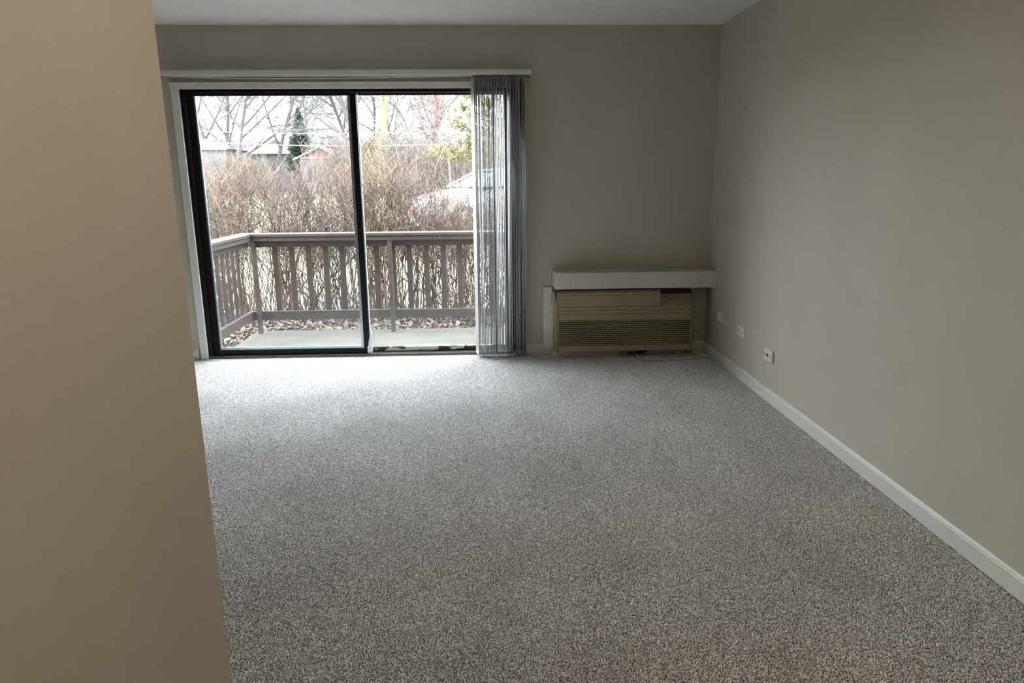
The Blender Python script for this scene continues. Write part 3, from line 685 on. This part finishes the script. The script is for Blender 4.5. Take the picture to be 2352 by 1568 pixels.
# ------------------------------------------------------------------ trees
def tree_mesh(seed, base, H, r, spread, levels=4, droop=0.0, n1=9, fork=.30, twigs=5, lean=0.0, start=.3):
    rd = random.Random(seed); mb = MB()
    def grow(p, d, ln, rad, lv):
        K = 5 if lv < 2 else 4 if lv == 2 else 3
        pts = [p]; rr = [rad]; dd = d.copy()
        for k in range(K):
            dd = (dd+Vector((rd.gauss(0, .13), rd.gauss(0, .13), rd.gauss(0, .09)+(.05 if lv < 2 else .02-droop)))).normalized()
            pts.append(pts[-1]+dd*(ln/K)); rr.append(rad*(1-.78*(k+1)/K))
        mb.tube(pts, rr, 6 if lv == 0 else 4 if lv == 1 else 3)
        if lv >= levels-1: return
        nc = n1 if lv == 0 else (6 if lv == 1 else twigs)
        for i in range(nc):
            t_ = start+(1-start)*(i+rd.random())/nc if lv == 0 else rd.uniform(.18, 1)
            ki = min(K-1, int(t_*K)); q = pts[ki].lerp(pts[ki+1], t_*K-ki); base_r = rr[ki]*(1-(t_*K-ki))+rr[ki+1]*(t_*K-ki)
            ax = (pts[ki+1]-pts[ki]).normalized()
            az = rd.uniform(0, 6.283); side_ = Vector((math.cos(az), math.sin(az)*.7, 0)); side_ = (side_-ax*side_.dot(ax))
            if side_.length < .05: continue
            side_.normalize(); an = rd.uniform(.45, .95)*spread
            nd = (ax*math.cos(an)+side_*math.sin(an)).normalized()
            grow(q, nd, ln*(rd.uniform(.42, .72) if lv == 0 else rd.uniform(.38, .66)), max(base_r*.60, .027), lv+1)
    d = Vector((lean, 0, 1)).normalized()
    grow(Vector(base), d, H, r, 0)
    return mb
trees = [
 ('bare_tree', 31, (-27.4, 80, 0), 17, .32, 1.0, 'bark_grey', 'big grey leafless tree at the far left behind the hedge', 12, .22),
 ('bare_tree', 32, (-26.6, 92, 0), 18, .34, 1.0, 'bark_grey', 'slim grey leafless tree left of the dark spruce', 11, .3),
 ('bare_tree', 33, (-12.0, 74, 0), 19, .36, 1.15, 'bark_grey', 'leafless tree with arching limbs over the gabled house', 14, .2),
 ('bare_tree', 34, (-9.4, 86, 0), 19, .26, 1.0, 'bark_grey', 'grey leafless tree right of the pale forked trunk', 12, .28),
 ('bare_tree', 35, (-5.6, 71, 0), 18, .27, .9, 'bark_grey', 'tall leafless tree between the pale trunk and the pine', 12, .28),
 ('bare_tree', 36, (-4.3, 78, 0), 12, .26, .9, 'bark_red', 'reddish fine-twigged leafless tree behind the pine', 13, .2),
 ('bare_tree', 37, (-18.4, 100, 0), 20, .34, 1.0, 'bark_grey', 'distant leafless tree right behind the dark spruce', 12, .3),
 ('bare_tree', 38, (-33.5, 90, 0), 18, .40, 1.0, 'bark_grey', 'leafless tree beyond the white house at the left edge', 12, .25),
 ('bare_tree', 40, (-24.0, 104, 0), 17, .26, 1.05, 'bark_grey', 'faint leafless tree between the two left trees', 13, .2),
 ('bare_tree', 41, (-15.2, 98, 0), 18, .28, 1.1, 'bark_grey', 'faint leafless tree just left of the door mullion', 13, .2),
 ('bare_tree', 42, (-7.0, 100, 0), 17, .26, 1.0, 'bark_grey', 'faint leafless tree behind the tall one near the pine', 13, .2),
 ('bare_tree', 43, (-31.0, 84, 0), 16, .30, 1.05, 'bark_grey', 'fine-twigged leafless tree rising over the white house', 13, .18),
 ('bare_tree', 39, (1.5, 80, 0), 18, .40, 1.0, 'bark_grey', 'leafless tree seen through the blind vanes', 12, .25),
]
for nm, sd, base, H, r, spd, mt, lab, n1, st in trees:
    t = empty(nm, base); tag(t, lab, 'tree', 'leafless trees beyond the lawn')
    tree_mesh(sd, base, H, r, spd, n1=n1, start=st, levels=5, twigs=5 if sd >= 40 else 7).build('limbs', M[mt], t)
# pale trunk that forks
t = empty('pale_tree', (-8.35, 60, 0)); tag(t, 'tree with thick pale yellow trunk forking in two', 'tree')
mb = MB(); mb.tube([(-8.38, 60, 0), (-8.33, 60, 3.5), (-8.24, 60, 6.0), (-8.14, 60, 7.2)], [.44, .37, .31, .30], 10)
mb.build('trunk', M['bark_tan'], t, smooth=True)
mb = MB(); mb.tube([(-8.18, 60, 7.0), (-8.42, 60, 7.9), (-8.62, 60, 9.2), (-8.9, 60.2, 12)], [.26, .22, .19, .12], 8); mb.build('fork_limb', M['bark_tan'], t, smooth=True)
mb = MB(); mb.tube([(-8.12, 60, 7.0), (-7.90, 60, 7.8), (-7.78, 59.9, 8.6), (-7.3, 59.8, 12)], [.24, .20, .17, .10], 8); mb.build('fork_limb', M['bark_tan'], t, smooth=True)
rd = random.Random(8)
mb = MB()
for z0, sx, ln in ((5.4, -1, 2.3), (5.9, -1, 2.0), (5.6, 1, 1.2), (6.6, 1, 1.6), (4.9, -1, 1.6), (7.6, -1, 2.2), (7.8, 1, 2.0)):
    p = Vector((-8.25, 60, z0)); pts = [p]; d_ = Vector((sx, rd.gauss(0, .3), .25)).normalized()
    for k in range(5):
        d_ = (d_+Vector((rd.gauss(0, .15), rd.gauss(0, .2), rd.uniform(-.1, .3)))).normalized(); pts.append(pts[-1]+d_*ln/5)
    mb.tube(pts, [.07, .06, .05, .04, .03, .015], 5)
    for k in range(1, 6):
        for j in range(3):
            d2 = (d_+Vector((rd.gauss(0, .6), rd.gauss(0, .6), rd.gauss(.2, .5)))).normalized(); mb.tube([pts[k], pts[k]+d2*ln*.16, pts[k]+d2*ln*.32+Vector((0, 0, .06))], [.024, .018, .010], 3)
mb.build('side_limbs', M['bark_grey'], t)

# spruce
t = empty('spruce_tree', (-21.5, 85, 0)); tag(t, 'dark green conical spruce standing above the long roof', 'tree')
MB().tube([(-21.5, 85, 0), (-21.5, 85, 9.6)], [.18, .02], 6).build('trunk', M['bark_pine'], t)
rd = random.Random(4); mb = MB()
for i in range(1500):
    z = 2.2+7.4*rd.random()**.9; R = (9.75-z)/7.4*2.3*rd.uniform(.3, 1.15)+.15; az = rd.uniform(0, 6.283)
    d_ = Vector((math.cos(az), math.sin(az), 0)); p = Vector((-21.5, 85, z))+d_*R*.25; q = Vector((-21.5, 85, z))+d_*R+Vector((0, 0, .18*R))
    sd_ = Vector((-d_.y, d_.x, 0)); wd = .10+.10*R
    m_ = p.lerp(q, .6)
    mb.add([tuple(p), tuple(m_+sd_*wd*.7-Vector((0, 0, .12))), tuple(q), tuple(m_-sd_*wd*.7-Vector((0, 0, .12))), tuple(m_+Vector((0, 0, .05)))], [(0, 1, 4), (1, 2, 4), (2, 3, 4), (3, 0, 4)])
mb.build('foliage', M['needle_g'], t)

# pine
t = empty('pine_tree', (1.2, 22.5, .1)); tag(t, 'yellow-green pine at the right, its boughs reaching behind the blind', 'tree')
rd = random.Random(14)
MB().tube([(1.2, 22.5, .1), (1.15, 22.5, 2.2), (1.05, 22.5, 4.5), (1.0, 22.5, 7.2)], [.16, .13, .09, .03], 8).build('trunk', M['bark_pine'], t, smooth=True)
boughs = [((1.15, 22.4, 1.9), (.2, 22.2, 1.95), (-.65, 22.1, 2.00), (-1.40, 22.0, 2.15)),
          ((1.15, 22.4, 2.1), (.4, 22.2, 2.1), (-.2, 22.1, 2.3), (-.55, 22.0, 2.45)),
          ((1.12, 22.4, 2.4), (.4, 22.2, 2.6), (-.3, 22.1, 2.75), (-.85, 22.0, 2.95)),
          ((1.10, 22.4, 2.8), (.5, 22.2, 3.0), (-.1, 22.1, 3.15), (-.65, 22.0, 3.35)),
          ((1.08, 22.4, 3.3), (.5, 22.2, 3.5), (.0, 22.1, 3.6), (-.35, 22.0, 3.8)),
          ((1.05, 22.4, 3.8), (.5, 22.2, 4.0), (.1, 22.1, 4.2), (-.3, 22.0, 4.5)),
          ((1.15, 22.5, 2.2), (1.8, 22.3, 2.4), (2.3, 22.2, 2.6), (2.7, 22.1, 2.9)),
          ((1.10, 22.5, 3.0), (1.7, 22.3, 3.2), (2.1, 22.2, 3.4), (2.4, 22.1, 3.7)),
          ((1.10, 22.5, 3.6), (1.4, 22.0, 3.8), (1.6, 21.6, 4.0), (1.7, 21.3, 4.3)),
          ((1.02, 22.5, 4.6), (.7, 22.3, 4.9), (.5, 22.2, 5.2), (.4, 22.1, 5.6)),
          ((1.02, 22.5, 4.8), (1.4, 22.3, 5.1), (1.7, 22.2, 5.4), (1.8, 22.1, 5.8))]
fol = MB()
for b in boughs:
    pts = spline(b, 5); bm_ = MB(); bm_.tube(pts, [.040*(1-.75*i/(len(pts)-1)) for i in range(len(pts))], 5); bm_.build('bough', M['bark_pine'], t)
    for k in range(4, len(pts)):
        for j in range(11):
            c = pts[k]+Vector((rd.gauss(0, .17), rd.gauss(0, .18), rd.gauss(.05, .12)))
            for n_ in range(24):
                d_ = Vector((rd.gauss(0, 1), rd.gauss(0, 1), rd.gauss(.4, .8))).normalized(); s_ = d_.cross(Vector((rd.gauss(0, 1), rd.gauss(0, 1), rd.gauss(0, 1)))).normalized()*.012
                e = c+d_*rd.uniform(.10, .20); fol.add([tuple(c+s_), tuple(c-s_), tuple(e)], [(0, 1, 2)])
fol.build('needles', M['needle_y'], t)
# small leafless sapling with a bent stem in front of the pine
t = empty('bare_sapling', (-1.25, 24, .1)); tag(t, 'thin bent leafless sapling rising beside the pine', 'tree')
mb = MB(); mb.tube([(-1.15, 24, .1), (-1.15, 24, 1.6), (-1.22, 24, 2.3), (-1.55, 24, 2.85), (-1.95, 24, 3.2)], [.045, .035, .03, .025, .012], 5); mb.tube([(-1.25, 24, 2.55), (-1.0, 24, 2.8), (-.7, 24, 2.95)], [.025, .02, .01], 5); mb.build('stem', M['bark_grey'], t)

# thickets of brush behind the lawn
brush = [(-29, 56, 4.6, 'thicket of pinkish brush at the far left behind the hedge'), (-24.2, 58, 4.2, 'thicket of pinkish brush below the long roof'), (-21.4, 62, 3.6, 'thicket of pinkish brush left of the gabled house'),
         (-10.6, 58, 5.0, 'thicket of tall pinkish brush right of the gabled house'), (-9.8, 52, 4.4, 'thicket of pinkish brush at the foot of the pale trunk'),
         (-6.0, 55, 4.8, 'thicket of pinkish brush right of the pale trunk'), (-3.1, 50, 4.0, 'thicket of pinkish brush left of the pine'), (-.4, 48, 4.4, 'thicket of pinkish brush behind the car roof'),
         (2.4, 52, 4.4, 'thicket of pinkish brush behind the blind vanes'), (-13.4, 66, 3.6, 'thicket of low brush touching the right end of the gabled house')]
for i, (x, y, H, lab) in enumerate(brush):
    t = empty('brush_thicket', (x, y, .1)); tag(t, lab, 'brush', 'brush thickets beyond the lawn')
    shrub_mesh(300+i, x, y, .1, H, 1.0, 110, 1.9, 8, .026, upper=.25, sub=1).build('branches', M['brush'], t)
groves = [(-44, 108, 8.6, 'distant grey-pink grove at the left edge of the door glass'), (-36, 112, 8.4, 'distant grey-pink grove behind the long roof'), (-27, 118, 8.8, 'distant grey-pink grove behind the dark spruce'),
          (-19.5, 104, 7.8, 'distant grey-pink grove right above the rust-red gable'), (-12.5, 108, 8.4, 'distant grey-pink grove left of the pale forked trunk'), (-5.5, 104, 8.0, 'distant grey-pink grove right of the pale forked trunk'),
          (1.5, 106, 8.2, 'distant grey-pink grove behind the pine'), (9, 108, 8.2, 'distant grey-pink grove hidden by the blind')]
for i, (x, y, H, lab) in enumerate(groves):
    t = empty('distant_grove', (x, y, .1)); tag(t, lab, 'grove', 'groves along the horizon')
    shrub_mesh(400+i, x, y, .1, H, 1.8, 150, 3.6, 9, .06, upper=.2, sub=1).build('branches', M['brush'], t)
t = empty('ochre_shrub', (-7.1, 45, .1)); tag(t, 'small ochre shrub with dry leaves left of the pale trunk', 'shrub')
shrub_mesh(77, -7.15, 45, .1, 4.0, .35, 50, .3, 6, .02).build('branches', M['brush'], t)
rd = random.Random(6); lf = MB()
for k in range(500): leaf(lf, (-7.15+rd.gauss(0, .38), 45+rd.gauss(0, .3), 3.4+rd.gauss(0, .45)), .16, rd.uniform(0, 6.28), rd.uniform(-1.3, 1.3), .2)
lf.build('leaves', M['yleaf'], t)

# ------------------------------------------------------------------ houses
t = empty('gabled_house', (-17.3, 78, .1)); tag(t, 'small house with rust-red gable and white eaves', 'house')
xa, xb, xm, ze, zt = -19.2, -15.3, -17.0, 3.75, 4.72
MB().box(xa, xb, 75.2, 83, .1, ze).build('wall', M['housewhite'], t)
MB().add([(xa, 75.15, ze), (xb, 75.15, ze), (xm, 75.15, zt-.05), (xa, 75.35, ze), (xb, 75.35, ze), (xm, 75.35, zt-.05)], [(0, 1, 2), (5, 4, 3), (0, 3, 4, 1), (1, 4, 5, 2), (2, 5, 3, 0)]).build('gable', M['siding_r'], t)
for k in range(12):
    x = xa+.5+k*(xb-xa-1.0)/11; h_ = (zt-ze-.05)*(1-abs(x-xm)/((xm-xa) if x < xm else (xb-xm)))
    MB().box(x-.02, x+.02, 75.12, 75.15, ze, ze+max(.05, h_-.05)).build('batten', M['siding_r'], t)
for x0, z0, x1, z1 in ((xa-.6, ze-.25, xm, zt+.08), (xb+.6, ze-.25, xm, zt+.08)):
    MB().add([(x0, 74.7, z0), (x1, 74.7, z1), (x1, 83.3, z1), (x0, 83.3, z0), (x0, 74.7, z0-.16), (x1, 74.7, z1-.16), (x1, 83.3, z1-.16), (x0, 83.3, z0-.16)], [(0, 1, 2, 3), (7, 6, 5, 4), (0, 4, 5, 1), (1, 5, 6, 2), (2, 6, 7, 3), (3, 7, 4, 0)]).build('roof_slope', M['roof_w'], t)
    MB().tube([(x0, 74.66, z0-.06), (x1, 74.66, z1-.06)], .085, 4, True).build('fascia', M['fascia'], t)
MB().box(xa-.5, xb+.5, 74.9, 75.1, ze-.16, ze).build('eave_board', M['fascia'], t)
MB().box(-18.4, -17.4, 75.10, 75.2, 1.4, 2.7).build('window', M['darkpane'], t)
t = empty('long_roof_house', (-27.5, 97, .1)); tag(t, 'long low house with pinkish grey roof behind the hedge', 'house')
MB().box(-31.5, -22.0, 95.5, 103, .1, 5.0).build('wall', M['housewhite'], t)
MB().add([(-32.3, 94.6, 4.9), (-21.2, 94.6, 4.9), (-22.4, 99, 6.25), (-31.0, 99, 6.25), (-32.3, 104, 4.9), (-21.2, 104, 4.9)], [(0, 1, 2, 3), (3, 2, 5, 4), (0, 3, 4), (1, 5, 2), (0, 4, 5, 1)]).build('roof', M['roof_p'], t)
MB().box(-32.3, -21.2, 94.5, 94.62, 4.78, 4.92).build('gutter', M['fascia'], t)
for x in (-30, -27.4, -24.6): MB().box(x-.6, x+.6, 95.4, 95.52, 2.0, 3.6).build('window', M['darkpane'], t)
t = empty('white_house', (-30.6, 82, .1)); tag(t, 'white house with dark roof edge at the left edge of the door', 'house')
MB().box(-34, -28.4, 80, 88, .1, 4.9).build('wall', M['housewhite'], t)
MB().add([(-34.4, 79.6, 4.8), (-28.0, 79.6, 4.8), (-29.4, 84, 6.1), (-33.2, 84, 6.1), (-34.4, 88.4, 4.8), (-28.0, 88.4, 4.8)], [(0, 1, 2, 3), (3, 2, 5, 4), (0, 3, 4), (1, 5, 2), (0, 4, 5, 1)]).build('roof', M['roof_w'], t)
MB().box(-34.4, -28.0, 79.5, 79.62, 4.68, 4.82).build('gutter', M['darkpane'], t)
MB().box(-30.2, -29.0, 79.9, 80.02, 2.4, 3.8).build('window', M['darkpane'], t)
t = empty('white_gable_house', (-31.6, 112, .1)); tag(t, 'distant white gable peeking over the long roof by the spruce', 'house')
MB().box(-33.4, -29.4, 110, 116, .1, 6.3).build('wall', M['housewhite'], t)
MB().add([(-33.8, 109.7, 6.2), (-29.0, 109.7, 6.2), (-31.4, 109.7, 7.5), (-33.8, 116.3, 6.2), (-29.0, 116.3, 6.2), (-31.4, 116.3, 7.5)], [(0, 1, 2), (5, 4, 3), (0, 3, 4, 1), (1, 4, 5, 2), (2, 5, 3, 0)]).build('roof', M['roof_w'], t)

# ------------------------------------------------------------------ overhead cables with poles outside the view
def catenary(a, b, sag, n=40):
    a = Vector(a); b = Vector(b); return [a.lerp(b, i/n)-Vector((0, 0, 4*sag*(i/n)*(1-i/n))) for i in range(n+1)]
tag(MB().tube(catenary((-38, 50, 6.4), (21, 50, 6.8), 2.1), .026, 4).build('overhead_cable', M['wire'], origin=(-8.5, 50, 4.5)), 'upper pale overhead cable crossing in front of the trees', 'cable', 'overhead cables')
tag(MB().tube(catenary((-38, 52, 6.0), (21, 52, 6.0), 2.25), .026, 4).build('overhead_cable', M['wire'], origin=(-8.5, 52, 3.7)), 'lower pale overhead cable crossing just above the roofs', 'cable', 'overhead cables')
for x, lab in ((-38, 'timber utility pole far to the left carrying the cables'), (21, 'timber utility pole far to the right carrying the cables')):
    t = empty('utility_pole', (x, 51, 0)); tag(t, lab, 'utility pole')
    MB().tube([(x, 51, 0), (x, 51, 8)], [.16, .11], 10, True).build('pole', M['pole'], t)
    MB().box(x-.06, x+.06, 49.8, 52.3, 6.0, 6.12).build('cross_arm', M['pole'], t)
